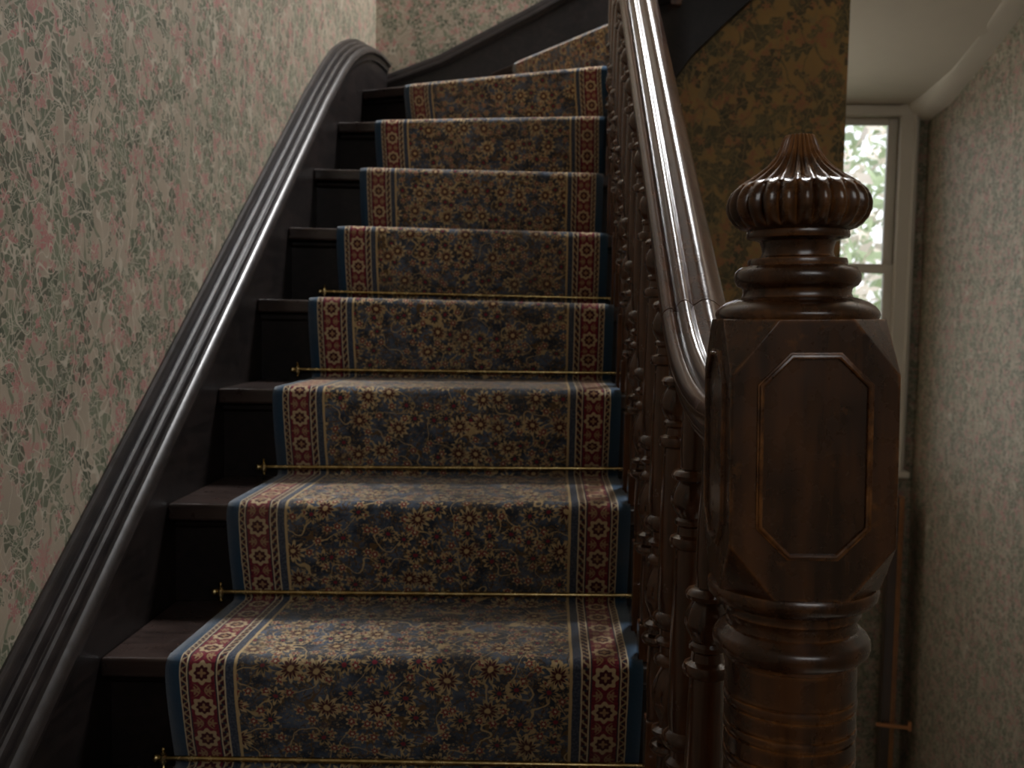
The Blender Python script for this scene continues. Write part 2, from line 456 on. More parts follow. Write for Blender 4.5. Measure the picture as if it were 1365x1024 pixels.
struct(obj('wall_left', boxes('wall_left', [(XW-0.12, XW, -3.2, YB+0.12, ZB, ZT)]), 'paper_left'))
struct(obj('wall_back', boxes('wall_back', [(XW, 1.43, YB, YB+0.12, ZB, ZT)]), 'paper_back'))
struct(obj('wall_right', boxes('wall_right', [(2.60, 2.72, -3.2, 4.32, ZB, ZT)]), 'paper_right'))
struct(obj('wall_front', boxes('wall_front', [(XW-0.12, 0.42, -3.32, -3.2, ZB, ZT), (2.25, 2.72, -3.32, -3.2, ZB, ZT), (0.42, 2.25, -3.32, -3.2, ZB, 1.36), (0.42, 2.25, -3.32, -3.2, 2.24, ZT)]), 'paper_back'))
# papered spandrel under the returning flight
sp = [(0.745, ZB), (1.432, ZB), (1.432, 1.78), (1.10, 1.47), (0.95, 1.33), (0.80, 1.10), (0.745, 1.0)]
struct(obj('wall_spandrel', prism('wall_spandrel', sp, 1, 1.697, 1.74), 'paper_gold_shade'))
struct(obj('wall_landing', boxes('wall_landing', [(0.10, 0.22, YB+0.12, 4.34, ZB, ZT)]), 'paper_right'))
struct(obj('wall_return', boxes('wall_return', [(1.38, 1.432, 1.74, YB, ZB, 1.70)]), 'paper_right'))
# ceiling with the rooflight opening
ox0, ox1, oy0, oy1 = 1.00, 1.90, 1.88, 2.42
struct(obj('ceiling', boxes('ceiling', [(-0.28, ox0, -3.32, 4.32, ZT, ZT+0.1), (ox1, 2.72, -3.32, 4.32, ZT, ZT+0.1),
       (ox0, ox1, -3.32, oy0, ZT, ZT+0.1), (ox0, ox1, oy1, 4.32, ZT, ZT+0.1)]), 'plaster'))
struct(obj('floor', boxes('floor', [(XW, 0.86, -3.2, -0.40, ZL-0.15, ZL)]), 'boards'))
struct(obj('floor_lower', boxes('floor_lower', [(XW-0.12, 2.72, -3.32, 4.34, ZB-0.1, ZB)]), 'plaster'))
struct(obj('trim_landing_edge', boxes('trim_landing_edge', [(0.86, 0.885, -3.2, -0.40, ZL-0.2, ZL)]), 'black_wood'))
# plaster soffit of the lower landing, rising towards the stair, with a coved edge
so = [(4.2, 1.705), (3.987, 1.709), (3.60, 1.747), (3.268, 1.834), (3.079, 1.913), (2.7, 2.10), (2.3, 2.33), (1.9, 2.58)]
so_top = [(y, z+0.10) for y, z in reversed(so)]
struct(obj('ceiling_soffit', prism('ceiling_soffit', so+so_top, 0, 1.432, 2.50, 30), 'plaster'))
struct(obj('ceiling_landing', boxes('ceiling_landing', [(0.22, 1.432, YB+0.12, 4.2, 1.72, 1.82)]), 'plaster'))
cov_lo = [(4.2, 1.619), (3.888, 1.650), (3.487, 1.766), (3.126, 1.879), (2.7, 2.08), (2.3, 2.31), (1.9, 2.56)]
def interp(poly, y):
    for (y0, z0), (y1, z1) in zip(poly, poly[1:]):
        if y1 <= y <= y0: return z0+(z1-z0)*(y0-y)/(y0-y1)
    return poly[-1][1]
vs, fs = [], []
ys = [4.2-0.1*i for i in range(24)]
for y in ys:
    zu, zl = interp(so, y), interp(cov_lo, y)
    for j in range(9):
        a = j/8*PI/2
        x = 2.479+0.121*(1-math.cos(a)); z = zl+(zu-zl)*(1-math.sin(a))
        vs.append((x, y, z))
    vs.append((2.60, y, zu+0.1)); vs.append((2.479, y, zu+0.1))
n = 11
for j in range(len(ys)-1):
    for i in range(n): fs.append((j*n+i, j*n+(i+1) % n, (j+1)*n+(i+1) % n, (j+1)*n+i))
struct(obj('trim_cove', mesh('trim_cove', vs, fs, 40), 'plaster'))

# window wall of the lower landing
wx0, wx1, wz0, wz1 = 1.455, 2.455, -0.30, 1.655
struct(obj('wall_window', boxes('wall_window', [(wx1, 2.60, 4.2, 4.34, ZB, ZT), (1.20, wx0, 4.2, 4.34, ZB, ZT), (0.10, 0.30, 4.2, 4.34, ZB, ZT), (0.30, 1.20, 4.2, 4.34, ZB, wz0), (0.30, 1.20, 4.2, 4.34, wz1, ZT),  # left-hand opening is unseen, added along with the fill lamp
       (wx0, wx1, 4.2, 4.34, ZB, wz0), (wx0, wx1, 4.2, 4.34, wz1, ZT)]), 'paper_back'))
win = struct(empty('window_1', (1.955, 4.2, -0.30)))
def wpart(name, bl, mat, bw=0.004, par=None):
    o = obj(name, boxes(name, bl), mat, par or win)
    o.location = (-1.955, -4.2, 0.30) if par is None else (0, 0, 0)
    if bw: bevel(o, bw)
    return o
arch = wpart('architrave', [(wx1-0.012, 2.545, 4.165, 4.2, -0.33, 1.735)], 'white_paint', 0.006)
wpart('architrave_bead', [(2.512, 2.530, 4.152, 4.166, -0.33, 1.712)], 'white_paint', 0.005, arch)
arch = wpart('architrave', [(1.437, wx0+0.012, 4.165, 4.2, -0.33, 1.735)], 'white_paint', 0.004)
arch = wpart('architrave', [(1.437, 2.545, 4.163, 4.2, 1.640, 1.700)], 'white_paint', 0.006)
wpart('window_sill', [(1.437, 2.560, 4.11, 4.23, -0.362, -0.325)], 'white_paint', 0.008)
for z0, z1, y0 in ((0.79, 1.655, 4.245), (-0.30, 0.83, 4.215)):
    s = wpart('sash', [(wx0, wx0+0.055, y0, y0+0.03, z0, z1), (wx1-0.055, wx1, y0, y0+0.03, z0, z1),
              (wx0+0.055, wx1-0.055, y0, y0+0.03, z0, z0+0.045), (wx0+0.055, wx1-0.055, y0, y0+0.03, z1-0.05, z1)], 'white_paint', 0.004)
    wpart('pane', [(wx0+0.055, wx1-0.055, y0+0.013, y0+0.017, z0+0.045, z1-0.05)], 'glass', 0, s)
# slim upright with a coppery edge on the lower floor, in front of the window wall
dr = empty('timber_upright', (2.466, 3.98, ZB))
tag(dr, 'slim dark upright with coppery edge and short crossbar, below the landing window', 'post')
e0 = Vector((2.466, 3.98, 0)); e1 = Vector((2.6075, 4.68, 0)); dd = (e1-e0).normalized(); dn = Vector((dd.y, -dd.x, 0))
def dpt(a, b, z): return tuple(dd*a+dn*b+Vector((0, 0, z)))
def dbox(name, a0, a1, b0, b1, z0, z1, mat, par=dr, bw=0.002):
    v = [dpt(a0, b0, z0), dpt(a1, b0, z0), dpt(a1, b1, z0), dpt(a0, b1, z0), dpt(a0, b0, z1), dpt(a1, b0, z1), dpt(a1, b1, z1), dpt(a0, b1, z1)]
    return bevel(obj(name, mesh(name, v, BOXF), mat, par), bw)
dbox('casing', 0.004, 0.14, -0.048, 0.0, 0.0, 2.05, 'door_wood')
dbox('edge_strip', -0.006, 0.08, 0.0, 0.011, 0.0, 2.05, 'pine_edge', bw=0.002)
dbox('edge_strip', -0.003, 0.08, 0.014, 0.024, 0.0, 2.05, 'pine_edge', bw=0.002)
dbox('edge_liner', 0.006, 0.08, 0.011, 0.014, 0.0, 2.05, 'door_wood', bw=0.0005)
cb = dbox('crossbar', -0.018, -0.006, -0.075, 0.105, 0.766, 0.786, 'copper')
dbox('crossbar_end', -0.022, -0.002, 0.090, 0.110, 0.760, 0.812, 'copper', cb)

# ------------------------------------------------------------------ staircase
# nosing lines in plan: left end at the wall string, right end at the outer string
XR = 0.735
nos = {k: ((XS, k*G), (XR, k*G)) for k in range(-2, 6)}
nos[6] = ((XS, 1.568), (XR, 1.456))
nos[7] = ((XS, 1.946), (0.755, 1.590))
nos[8] = ((0.294, YB-0.025), (0.805, 1.652))
nos[9] = ((0.790, YB-0.025), (0.930, 1.700))
nos[10] = ((1.16, YB-0.025), (1.16, 1.705))
ZK = lambda k: k*R
# tiny lean of the old treads: right end height offset, measured per step
TILT = {-2: 0.014, -1: 0.014, 0: 0.014, 1: 0.013, 2: 0.006, 3: -0.005, 4: -0.009, 5: -0.008}
st = tag(empty('staircase', (0.3, -0.5, ZL)), 'dark wooden staircase climbing to winders at the end wall', 'staircase')
SB = Vector((0.3, -0.5, ZL))
def lz(k, x, base):      # height of tread k at x
    return base+TILT.get(k, 0.0)*max(0.0, (x+0.0))/0.68
def inward(k):
    (ax, ay), (bx, by) = nos[k]
    d = Vector((bx-ax, by-ay, 0)).normalized(); return Vector((-d.y, d.x, 0))
TH = 0.030
for k in range(-2, 10):
    a, b = nos[k]; c, d = nos[k+1]
    iw = inward(k); iw2 = inward(k+1)
    # tread outline (counter-clockwise), running under the next riser
    poly = [Vector((*a, 0)), Vector((*b, 0)), Vector((*d, 0))+iw2*OH, Vector((*c, 0))+iw2*OH]
    if k == 7: poly = poly[:3]+[Vector((nos[8][0][0], YB-0.02, 0)), Vector((XS, YB-0.02, 0))]
    if k == 6: poly[3].x = XS
    if k >= 8:
        poly[3].y = min(poly[3].y, YB-0.02)
    top = [v+Vector((0, 0, lz(k, v.x, ZK(k)))) for v in poly]
    n = len(top)
    vs = [v-SB for v in top]+[v-SB-Vector((0, 0, TH)) for v in top]
    fs = [tuple(range(n)), tuple(range(2*n-1, n-1, -1))]+[(i, (i+1) % n, n+(i+1) % n, n+i) for i in range(n)]
    tr = bevel(obj('tread', mesh('tread', vs, fs), 'tread_wood', st), 0.0055, 4)
    # riser and the little cove under the nosing
    ra, rb = Vector((*a, 0))+iw*OH, Vector((*b, 0))+iw*OH
    if k >= 8: ra.y = min(ra.y, YB-0.03)
    if k in (6, 7): ra.x = XS; 
    za0, za1 = ZK(k-1), ZK(k)-TH
    def slab(name, p, q, t0, t1, z0, z1, mat, par, k=k, off=SB):
        v = []
        for z, kk in ((z0, k-1), (z1, k)):
            for P_, t_ in ((p, t0), (q, t0), (q, t1), (p, t1)):
                w_ = P_+iw*t_; v.append((w_.x-off.x, w_.y-off.y, lz(kk, w_.x, z)-off.z))
        return obj(name, mesh(name, v, BOXF), mat, par)
    slab('riser', ra, rb, 0, 0.018, za0, za1, 'black_wood', st)
    sc_ = slab('scotia_moulding', ra, rb, -0.014, -0.0005, za1-0.016, za1-0.0003, 'black_wood', tr, k=k)
    bevel(sc_, 0.007, 3)
# wall string on the left with its reeded cap
cap_path = [(-0.62+0.1*i, (-0.62+0.1*i)*SLOPE+0.118) for i in range(20)]
cap_path = [q for q in cap_path if q[0] < 1.40]+[(1.40, 1.103), (1.60, 1.232), (1.72, 1.300), (1.84, 1.352), (1.96, 1.393), (2.08, 1.424), (2.20, 1.446), (2.32, 1.458), (YB-0.045, 1.462)]
low = [(YB-0.045, 1.10), (1.9, 0.86), (1.5, 0.78), (-0.35, -0.52), (-0.62, -0.54)]
poly = [(y, z-0.012) for y, z in cap_path]+low
ws = obj('wall_string', prism('wall_string', [(y-SB.y, z-SB.z) for y, z in poly], 0, XW+0.001-SB.x, XS-SB.x), 'black_wood', st)
prof = [(0, -0.03), (0, 0.036), (0.005, 0.0385), (0.010, 0.0370), (0.013, 0.032), (0.0145, 0.024), (0.017, 0.021), (0.020, 0.0265), (0.024, 0.0285), (0.028, 0.0265), (0.0305, 0.020),
        (0.032, 0.014), (0.0345, 0.013), (0.037, 0.0190), (0.041, 0.0210), (0.045, 0.0190), (0.0475, 0.013), (0.049, 0.006), (0.0515, 0.0055), (0.054, 0.0115), (0.058, 0.0125), (0.0625, 0.0100),
        (0.067, 0.002), (0.069, -0.005), (0.066, -0.010), (0.060, -0.012), (0.058, -0.03)]
pth = [Vector((XW+0.0015, y, z)) for y, z in cap_path]
fr = []
for i in range(len(pth)):
    d = (pth[min(i+1, len(pth)-1)]-pth[max(i-1, 0)]).normalized()
    fr.append((Vector((1, 0, 0)), Vector((1, 0, 0)).cross(d).normalized()))
cap = sweep('cap_moulding', [q-SB for q in pth], fr, prof, 35)
obj('cap_moulding', cap, 'string_wood', ws)
# string along the end wall, rising with the winders
bpoly = [(XS-0.02, 1.385), (0.10, 1.462), (0.45, 1.640), (0.80, 1.83), (1.37, 2.18), (1.37, 1.55), (0.85, 1.30), (0.3, 1.10), (XS-0.02, 1.05)]
es = obj('end_wall_string', prism('end_wall_string', [(x-SB.x, z-SB.z) for x, z in bpoly], 1, YB-0.024-SB.y, YB-0.001-SB.y), 'black_wood', st)
pth = [Vector((x, YB-0.003, z)) for x, z in ((XS-0.02, 1.385), (0.10, 1.470), (0.45, 1.652), (0.80, 1.845), (1.37, 2.196))]
fr = frames_of(pth)
prof2 = [(0.0, 0.040), (0.016, 0.040), (0.022, 0.032), (0.024, 0.018), (0.030, 0.012), (0.032, 0.004), (0.026, -0.012), (0.0, -0.012)]
obj('cap_moulding', sweep('cap_moulding', [q-SB for q in pth], [(Vector((0, -1, 0)), u) for s, u in fr], prof2, 30), 'black_wood', es)

# outer string: stepped under the straight flight, then bending round the well
pts = [(-2*G+OH, ZL)]
for k in range(-2, 6):
    pts += [(k*G+OH, ZK(k)-TH-0.001), ((k+1)*G+OH, ZK(k)-TH-0.001)]
pts += [(1.455, ZK(5)-TH-0.001), (1.455, 0.70)]
pts += [(-0.30, -0.52), (-0.30, ZL)]
obj('outer_string', prism('outer_string', [(y-SB.y, z-SB.z) for y, z in pts], 0, 0.712-SB.x, 0.735-SB.x), 'mahogany', st)
curve = []      # plan path of the wreathed string with bottom and top heights
for i in range(13):
    a = PI-i/12*PI/2
    curve.append((0.955+0.235*math.cos(a), 1.430+0.235*math.sin(a)))
curve += [(1.05, 1.665), (1.15, 1.665), (1.30, 1.665), (1.42, 1.665)]
zb = [0.72+0.055*i*0.72 for i in range(13)]
def zbot(x, i):
    return {12: 1.315}.get(i)
ks = []
tot = 0
for i, (x, y) in enumerate(curve):
    if i: tot += math.hypot(x-curve[i-1][0], y-curve[i-1][1])
    ks.append(tot)
def lin(xs, ys_, x):
    for i in range(len(xs)-1):
        if xs[i] <= x <= xs[i+1]: return ys_[i]+(ys_[i+1]-ys_[i])*(x-xs[i])/(xs[i+1]-xs[i])
    return ys_[-1]
kb = [0, 0.10, 0.20, 0.30, 0.369, 0.48, 0.56, 0.75, 0.95]
zbv = [0.78, 0.93, 1.07, 1.21, 1.310, 1.420, 1.495, 1.66, 1.84]
vs, fs = [], []
for i, (x, y) in enumerate(curve):
    a = Vector(curve[max(0, i-1)]); b = Vector(curve[min(len(curve)-1, i+1)]); d = (b-a).normalized(); nn = Vector((d.y, -d.x))
    z0 = lin(kb, zbv, ks[i]); z1 = max(z0+0.13, lin([0, 0.1, 0.2, 0.3, 0.369, 0.48, 0.56, 0.75, 0.95], [1.07, 1.22, 1.455, 1.49, 1.525, 1.61, 1.67, 1.82, 1.97], ks[i]))
    for o_, z in ((0.0, z0), (0.0, z1-0.03), (0.010, z1-0.028), (0.012, z1-0.006), (0.006, z1), (-0.03, z1), (-0.03, z0), (-0.012, z0-0.006)):
        vs.append((x+nn.x*o_-SB.x, y+nn.y*o_-SB.y, z-SB.z))
n = 8
for j in range(len(curve)-1):
    for i in range(n): fs.append((j*n+i, j*n+(i+1) % n, (j+1)*n+(i+1) % n, (j+1)*n+i))
fs += [tuple(range(n)), tuple((len(curve)-1)*n+i for i in range(n))]
obj('wreathed_string', mesh('wreathed_string', vs, fs, 35), 'black_wood', st)
# boarded spandrel below the outer string, towards the well
spd = [(-0.36, ZB), (1.69, ZB), (1.69, 0.98), (1.455, 0.72), (-0.30, -0.52), (-0.36, -0.54)]
obj('spandrel_panel', prism('spandrel_panel', [(y-SB.y, z-SB.z) for y, z in spd], 0, 0.715-SB.x, 0.733-SB.x), 'black_wood', st)

# ------------------------------------------------------------------ stair carpet
def carpet_runner():
    L = {k: (-0.007+0.0054*k, k*G) for k in range(-2, 6)}; Rr = {k: (0.690-0.0026*k, k*G) for k in range(-2, 6)}
    L[6], Rr[6] = (0.010, 1.552), (0.690, 1.462)
    L[7], Rr[7] = (0.047, 1.882), (0.700, 1.612)
    L[8], Rr[8] = (0.387, 2.300), (0.775, 1.700)
    L[9], Rr[9] = (0.800, 2.300), (0.905, 1.720)
    rows = []
    T = 0.007
    for k in range(-2, 9):
        a, b = Vector((*L[k], 0)), Vector((*Rr[k], 0))
        iw = inward(k)
        if k < 6: a.y = b.y = k*G
        foot = ZK(k-1)+T+0.004
        prof = []
        h0 = OH-0.004
        for i in range(7):
            f = i/6; prof.append((h0*(1-f)**1.35-0.006*f, foot+(ZK(k)-0.024-foot)*f, k-1 if f < 0.5 else k))
        for i in range(1, 9):
            an = -0.15+(PI/2+0.15)*i/8
            prof.append((0.014-0.020*math.cos(an), ZK(k)-0.013+0.020*math.sin(an), k))
        depth = ((Vector((*L[k+1], 0))-a).dot(iw)+(Vector((*Rr[k+1], 0))-b).dot(iw))/2
        for o, z, kk in prof:
            rows.append((a+iw*o, b+iw*o, z, kk))
        # across the tread towards the next riser foot
        iw2 = inward(k+1) if k < 9 else iw
        na, nb = Vector((*L[k+1], 0))+iw2*(OH-0.010), Vector((*Rr[k+1], 0))+iw2*(OH-0.010)
        pa, pb = a+iw*0.014, b+iw*0.014
        for i in range(1, 5):
            f = i/4; rows.append((pa.lerp(na, f), pb.lerp(nb, f), ZK(k)+T, k))
    NU = 28
    vs, uvs, fs = [], [], []
    v = 0.0; prev = None
    for (a, b, z, kk) in rows:
        mid = (a+b)/2+Vector((0, 0, z))
        if prev is not None: v += (mid-prev).length
        prev = mid
        for i in range(NU+1):
            f = i/NU; q = a.lerp(b, f)
            edge = 0.0022*max(0, 1-min(f, 1-f)*40)
            vs.append((q.x, q.y, lz(kk, q.x, z)-edge)); uvs.append((f*CARPET_W, v))
    n = NU+1
    for j in range(len(rows)-1):
        for i in range(NU): fs.append((j*n+i, j*n+i+1, (j+1)*n+i+1, (j+1)*n+i))
    me = bpy.data.meshes.new('stair_carpet'); me.from_pydata(vs, [], fs); me.update()
    ul = me.uv_layers.new(name='UVMap')
    for lp in me.loops: ul.data[lp.index].uv = uvs[lp.vertex_index]
    me.polygons.foreach_set('use_smooth', [True]*len(me.polygons))
    o = obj('stair_carpet', me, 'carpet')
    sd = o.modifiers.new('pile', 'SOLIDIFY'); sd.thickness = 0.0055; sd.offset = -1
    return o
tag(carpet_runner(), 'blue and gold floral stair carpet with red borders running up the treads', 'carpet')

# ------------------------------------------------------------------ stair rods
def rod_meshes():
    half = 0.357
    rod = tube('rod', [(-half-0.012, 0, 0), (0, 0, 0), (half+0.012, 0, 0)], 0.0042, 14)
    ballp = [(0.0005, -0.0065)]+[(0.0065*math.cos(a), 0.0065*math.sin(a)) for a in [(-80+20*i)*PI/180 for i in range(9)]]+[(0.0005, 0.0065)]
    ball = lathe('end_knob', ballp, 16)
    pr = [(0.0006, -0.0175), (0.0024, -0.0165), (0.0034, -0.0145), (0.0024, -0.0125), (0.0018, -0.0115), (0.0042, -0.0095), (0.0042, -0.007), (0.0060, -0.006), (0.0064, 0.0),
          (0.0060, 0.006), (0.0042, 0.007), (0.0042, 0.0095), (0.0018, 0.0115), (0.0024, 0.0125), (0.0034, 0.0145), (0.0024, 0.0165), (0.0006, 0.0175)]
    br = lathe('bracket', pr, 16)
    return rod, ball, br
rod_m, ball_m, br_m = rod_meshes()
words = {0: 'brass stair rod at the foot of the nearest carpeted riser, along the bottom edge',
         1: 'brass stair rod across the carpet, second from the bottom', 2: 'brass stair rod across the carpet, third from the bottom',
         3: 'brass stair rod across the carpet, fourth from the bottom', 4: 'thin brass stair rod half hidden behind the nosing at eye level'}
for k in range(0, 5):
    y = k*G+OH-0.019; z = ZK(k-1)+0.0235
    zl_, zr_ = lz(k-1, 0.0, z), lz(k-1, 0.69, z)
    e = empty('stair_rod', (0.343, y, (zl_+zr_)/2)); e.rotation_euler = (0, -math.atan2(zr_-zl_, 0.69), 0)
    tag(e, words[k], 'stair rod', 'brass stair rods')
    obj('rod', rod_m, 'brass', e)
    for s in (-1, 1):
        obj('bracket', br_m, 'brass', e, (s*0.363, 0, 0))
        kn = obj('end_knob', ball_m, 'brass', e, (s*0.374, 0, 0))

# ------------------------------------------------------------------ handrail
XB = 0.703
RH = 0.752
def rail_z(y): return y*SLOPE+RH
path = []
ye = -0.335
ze = rail_z(ye)
# level run into the newel, then the easing up to the pitch
for i in range(9):
    f = i/8
    y = -0.565+(ye+0.565)*f
    s_ = 0.5*SLOPE*(ye+0.565)
    path.append(Vector((XB+0.012*(1-f)**2, y, ze-SLOPE*(ye-y)*(1-0.5*(1-f))*1.0)))
ease = path
straight = [Vector((XB-0.006*((ye+0.0015)+(1.42-ye)*i/16+0.33)/1.75, (ye+0.0015)+(1.42-ye)*i/16, rail_z((ye+0.0015)+(1.42-ye)*i/16))) for i in range(17)]
wre = []
z = straight[-1].z
for i in range(1, 13):
    a = PI-i/12*PI/2
    wre.append(Vector((0.932+0.235*math.cos(a), 1.42+0.235*math.sin(a), z+1.35*0.235*PI/2*i/12)))
zz = wre[-1].z
wre += [Vector((0.932+0.1*i, 1.655, zz+0.1*i*0.8)) for i in range(1, 5)]
rp_ = [(-0.026, -0.030), (-0.031, -0.026), (-0.033, -0.020), (-0.030, -0.015), (-0.034, -0.012), (-0.0375, -0.006), (-0.0380, 0.000), (-0.036, 0.006), (-0.032, 0.0100), (-0.028, 0.0105), (-0.0248, 0.0075), (-0.0240, 0.0080),
       (-0.0225, 0.0150), (-0.0195, 0.0195), (-0.0155, 0.0215), (-0.0115, 0.0200), (-0.0080, 0.0165), (-0.0060, 0.0150), (-0.0040, 0.0162), (-0.0005, 0.0198), (0.0040, 0.0225), (0.0090, 0.0228), (0.0150, 0.0200), (0.0215, 0.0145), (0.0280, 0.0070),
       (0.0330, -0.001), (0.0360, -0.009), (0.034, -0.014), (0.030, -0.016), (0.033, -0.020), (0.031, -0.026), (0.026, -0.030)]
rb0 = Vector((XB, -0.5, 0.42))
hr = tag(empty('handrail', rb0), 'polished dark wooden handrail sloping down to the carved newel post', 'handrail')
full = straight+wre
obj('rail', sweep('rail', [q-rb0 for q in full], frames_of(full), rp_, 50), 'rail_wood', hr)
fe = frames_of(ease+[straight[1]])[:-1]
obj('rail_easing', sweep('rail_easing', [q-rb0 for q in ease], fe, rp_, 50), 'rail_wood', hr)

# ------------------------------------------------------------------ balusters
def flutes(nf, amt, z0, z1):
    def f(r, z, a):
        if z0 < z < z1:
            e = math.sin(PI*(z-z0)/(z1-z0)); return r*(1-amt*e*(0.5+0.5*math.cos(nf*a)))
        return r
    return f
# heights above the pitch line of the nosings
BP = [(0.0125, 0.050), (0.0140, 0.110), (0.0130, 0.150), (0.0180, 0.154), (0.0195, 0.159), (0.0180, 0.164), (0.0135, 0.167), (0.0130, 0.173), (0.0175, 0.176), (0.0180, 0.181), (0.0130, 0.185),
      (0.0120, 0.190), (0.0150, 0.200), (0.0185, 0.211), (0.0195, 0.222), (0.0180, 0.236), (0.0140, 0.248), (0.0115, 0.255), (0.0115, 0.259), (0.0165, 0.262), (0.0175, 0.266), (0.0165, 0.270),
      (0.0125, 0.274), (0.0125, 0.283), (0.0165, 0.287), (0.0170, 0.291), (0.0130, 0.296), (0.0135, 0.304), (0.0190, 0.310), (0.0200, 0.316), (0.0185, 0.322), (0.0150, 0.326), (0.0162, 0.345), (0.0158, 0.430), (0.0145, 0.500), (0.0140, 0.522),
      (0.0180, 0.525), (0.0188, 0.530), (0.0175, 0.535), (0.0135, 0.538), (0.0130, 0.546), (0.0150, 0.549), (0.0150, 0.553), (0.0132, 0.556), (0.0160, 0.562), (0.0190, 0.571), (0.0188, 0.579), (0.0160, 0.588),
      (0.0130, 0.594), (0.0175, 0.597), (0.0182, 0.601), (0.0165, 0.605), (0.0120, 0.608), (0.0125, 0.625), (0.0118, 0.668), (0.0105, 0.695), (0.0105, 0.738)]
BP = [(0.0138+(r-0.0125)*1.45, z) for r, z in BP]
def split(lo, hi): return [q for q in BP if lo-1e-6 <= q[1] <= hi+1e-6]
b_foot = lathe('foot_turning', split(0.050, 0.259), 24, flutes(8, 0.22, 0.192, 0.252))
b_col = lathe('column', split(0.259, 0.522), 24)
b_knop = lathe('knop', split(0.522, 0.608), 24, flutes(8, 0.16, 0.556, 0.594))
b_neck = lathe('neck', split(0.608, 0.738), 20)
ordn = ['first', 'second', 'third', 'fourth', 'fifth', 'sixth', 'seventh', 'eighth', 'ninth', 'tenth', 'eleventh', 'twelfth', 'thirteenth', 'fourteenth', 'fifteenth', 'sixteenth', 'seventeenth', 'eighteenth', 'nineteenth', 'twentieth', 'twenty-first']
spots = []
y = -0.483
while y < 1.43:
    k = math.floor(y/G+1e-6)
    spots.append((XB-0.003, y, y*SLOPE, lz(k, XB, ZK(k)))); y += G/2
for i, (a, k) in enumerate(((172, 6), (150, 7), (128, 8), (104, 8))):
    x = 0.945+0.205*math.cos(math.radians(a)); yy = 1.42+0.205*math.sin(math.radians(a))
    arc = 0.235*(PI-math.radians(a))
    zr = 1.42*SLOPE+1.35*arc
    spots.append((x, yy, zr, ZK(k)))
for i, (x, yy, zp, zt) in enumerate(spots):
    e = empty('baluster', (x, yy, zt))
    tag(e, f'turned dark wooden baluster, {ordn[i]} counted from the newel post', 'baluster', 'turned balusters under the handrail')
    dz = zp-zt
    for nm, me in (('foot_turning', b_foot), ('column', b_col), ('knop', b_knop), ('neck', b_neck)):
        obj(nm, me, 'baluster_wood', e, (0, 0, dz))
    hgt = max(0.02, dz+0.0502)
    bevel(obj('base_block', boxes('base_block', [(-0.0165, 0.0165, -0.0165, 0.0165, 0.0, hgt)]), 'baluster_wood', e), 0.002)

# ------------------------------------------------------------------ newel post
NX, NY = 0.7385, -0.62
nw = tag(empty('newel_post', (0.757, NY, ZL)), 'large carved newel post with gadrooned finial at the foot of the handrail', 'newel post')
nw.rotation_euler = (0, -0.0195, 0)
Z0 = ZL
def zz_(z): return z-Z0
S = 0.000566
NF = 24
fin = [(0.0008, 0.6555), (19*S, 0.6550), (22*S, 0.652), (25*S, 0.647), (29*S, 0.642), (35*S, 0.637), (43*S, 0.632), (52*S, 0.628), (62*S, 0.624), (72*S, 0.6205), (81*S, 0.617), (88*S, 0.613), (93*S, 0.608), (95*S, 0.603),
       (94.5*S, 0.598), (91*S, 0.593), (84*S, 0.588), (76*S, 0.585), (68*S, 0.5835), (66*S, 0.583)]
# finer sampling of the finial profile
fin2 = []
for (r0, z0), (r1, z1) in zip(fin, fin[1:]):
    for j in range(3): fin2.append((r0+(r1-r0)*j/3, z0+(z1-z0)*j/3))
fin2.append(fin[-1])
def gad(r, z, a):
    c = abs(math.sin(NF*a/2))                      # lobes: 0 at the creases
    ZL_ = 0.617                                     # meeting of flutes and lobes
    if z < ZL_:
        f = min(1, (z-0.5835)/0.006)*min(1.0, 0.35+(ZL_-z)/0.006)
        f = max(0, f); return r*(1-0.115*f*(1-c**0.75))
    f = min(1, (z-ZL_)/0.004+0.25)
    return r*(1-0.15*f*c*c) if r > 18*S else r
prof = [(r, zz_(z)) for r, z in reversed(fin2)]
obj('finial', lathe('finial', prof, NF*16, lambda r, z, a: gad(r, z+Z0, a), 60), 'mahogany', nw)
neck = [(66, 0.5835), (67, 0.582), (67.5, 0.579), (66, 0.5775), (56, 0.5765), (50, 0.575), (47.5, 0.571), (46.5, 0.567), (48, 0.564), (52, 0.5625), (64, 0.562), (65.5, 0.560), (65, 0.557), (70, 0.5565), (77, 0.555), (81.5, 0.552),
        (83, 0.5485), (82.5, 0.545), (79, 0.5415), (73, 0.5400), (71.5, 0.5385), (71, 0.5355), (73, 0.533), (82, 0.5315), (93, 0.529), (102, 0.5255), (107, 0.522), (108, 0.519), (106, 0.5165), (100, 0.516)]
obj('finial_collar', lathe('finial_collar', [(r*S, zz_(z)) for r, z in reversed(neck)], 72), 'mahogany', nw)
# block with its corners cut away at top and bottom
hb = 0.0600; ct, cz = 0.034, 0.040
zt, zb_ = zz_(0.5165), zz_(0.3125)
def ring8(z, cut):
    c = hb-cut
    return [(c, -hb, z), (hb, -c, z), (hb, c, z), (c, hb, z), (-c, hb, z), (-hb, c, z), (-hb, -c, z), (-c, -hb, z)]
vs = ring8(zb_, ct)+ring8(zb_+cz, 0.0012)+ring8(zt-cz, 0.0012)+ring8(zt, ct)
fs = [tuple(range(8)), tuple(range(24, 32))]
for j in range(3):
    for i in range(8): fs.append((j*8+i, j*8+(i+1) % 8, (j+1)*8+(i+1) % 8, (j+1)*8+i))
blk = obj('block', mesh('block', vs, fs), 'mahogany', nw); bevel(blk, 0.0016, 3, 12)
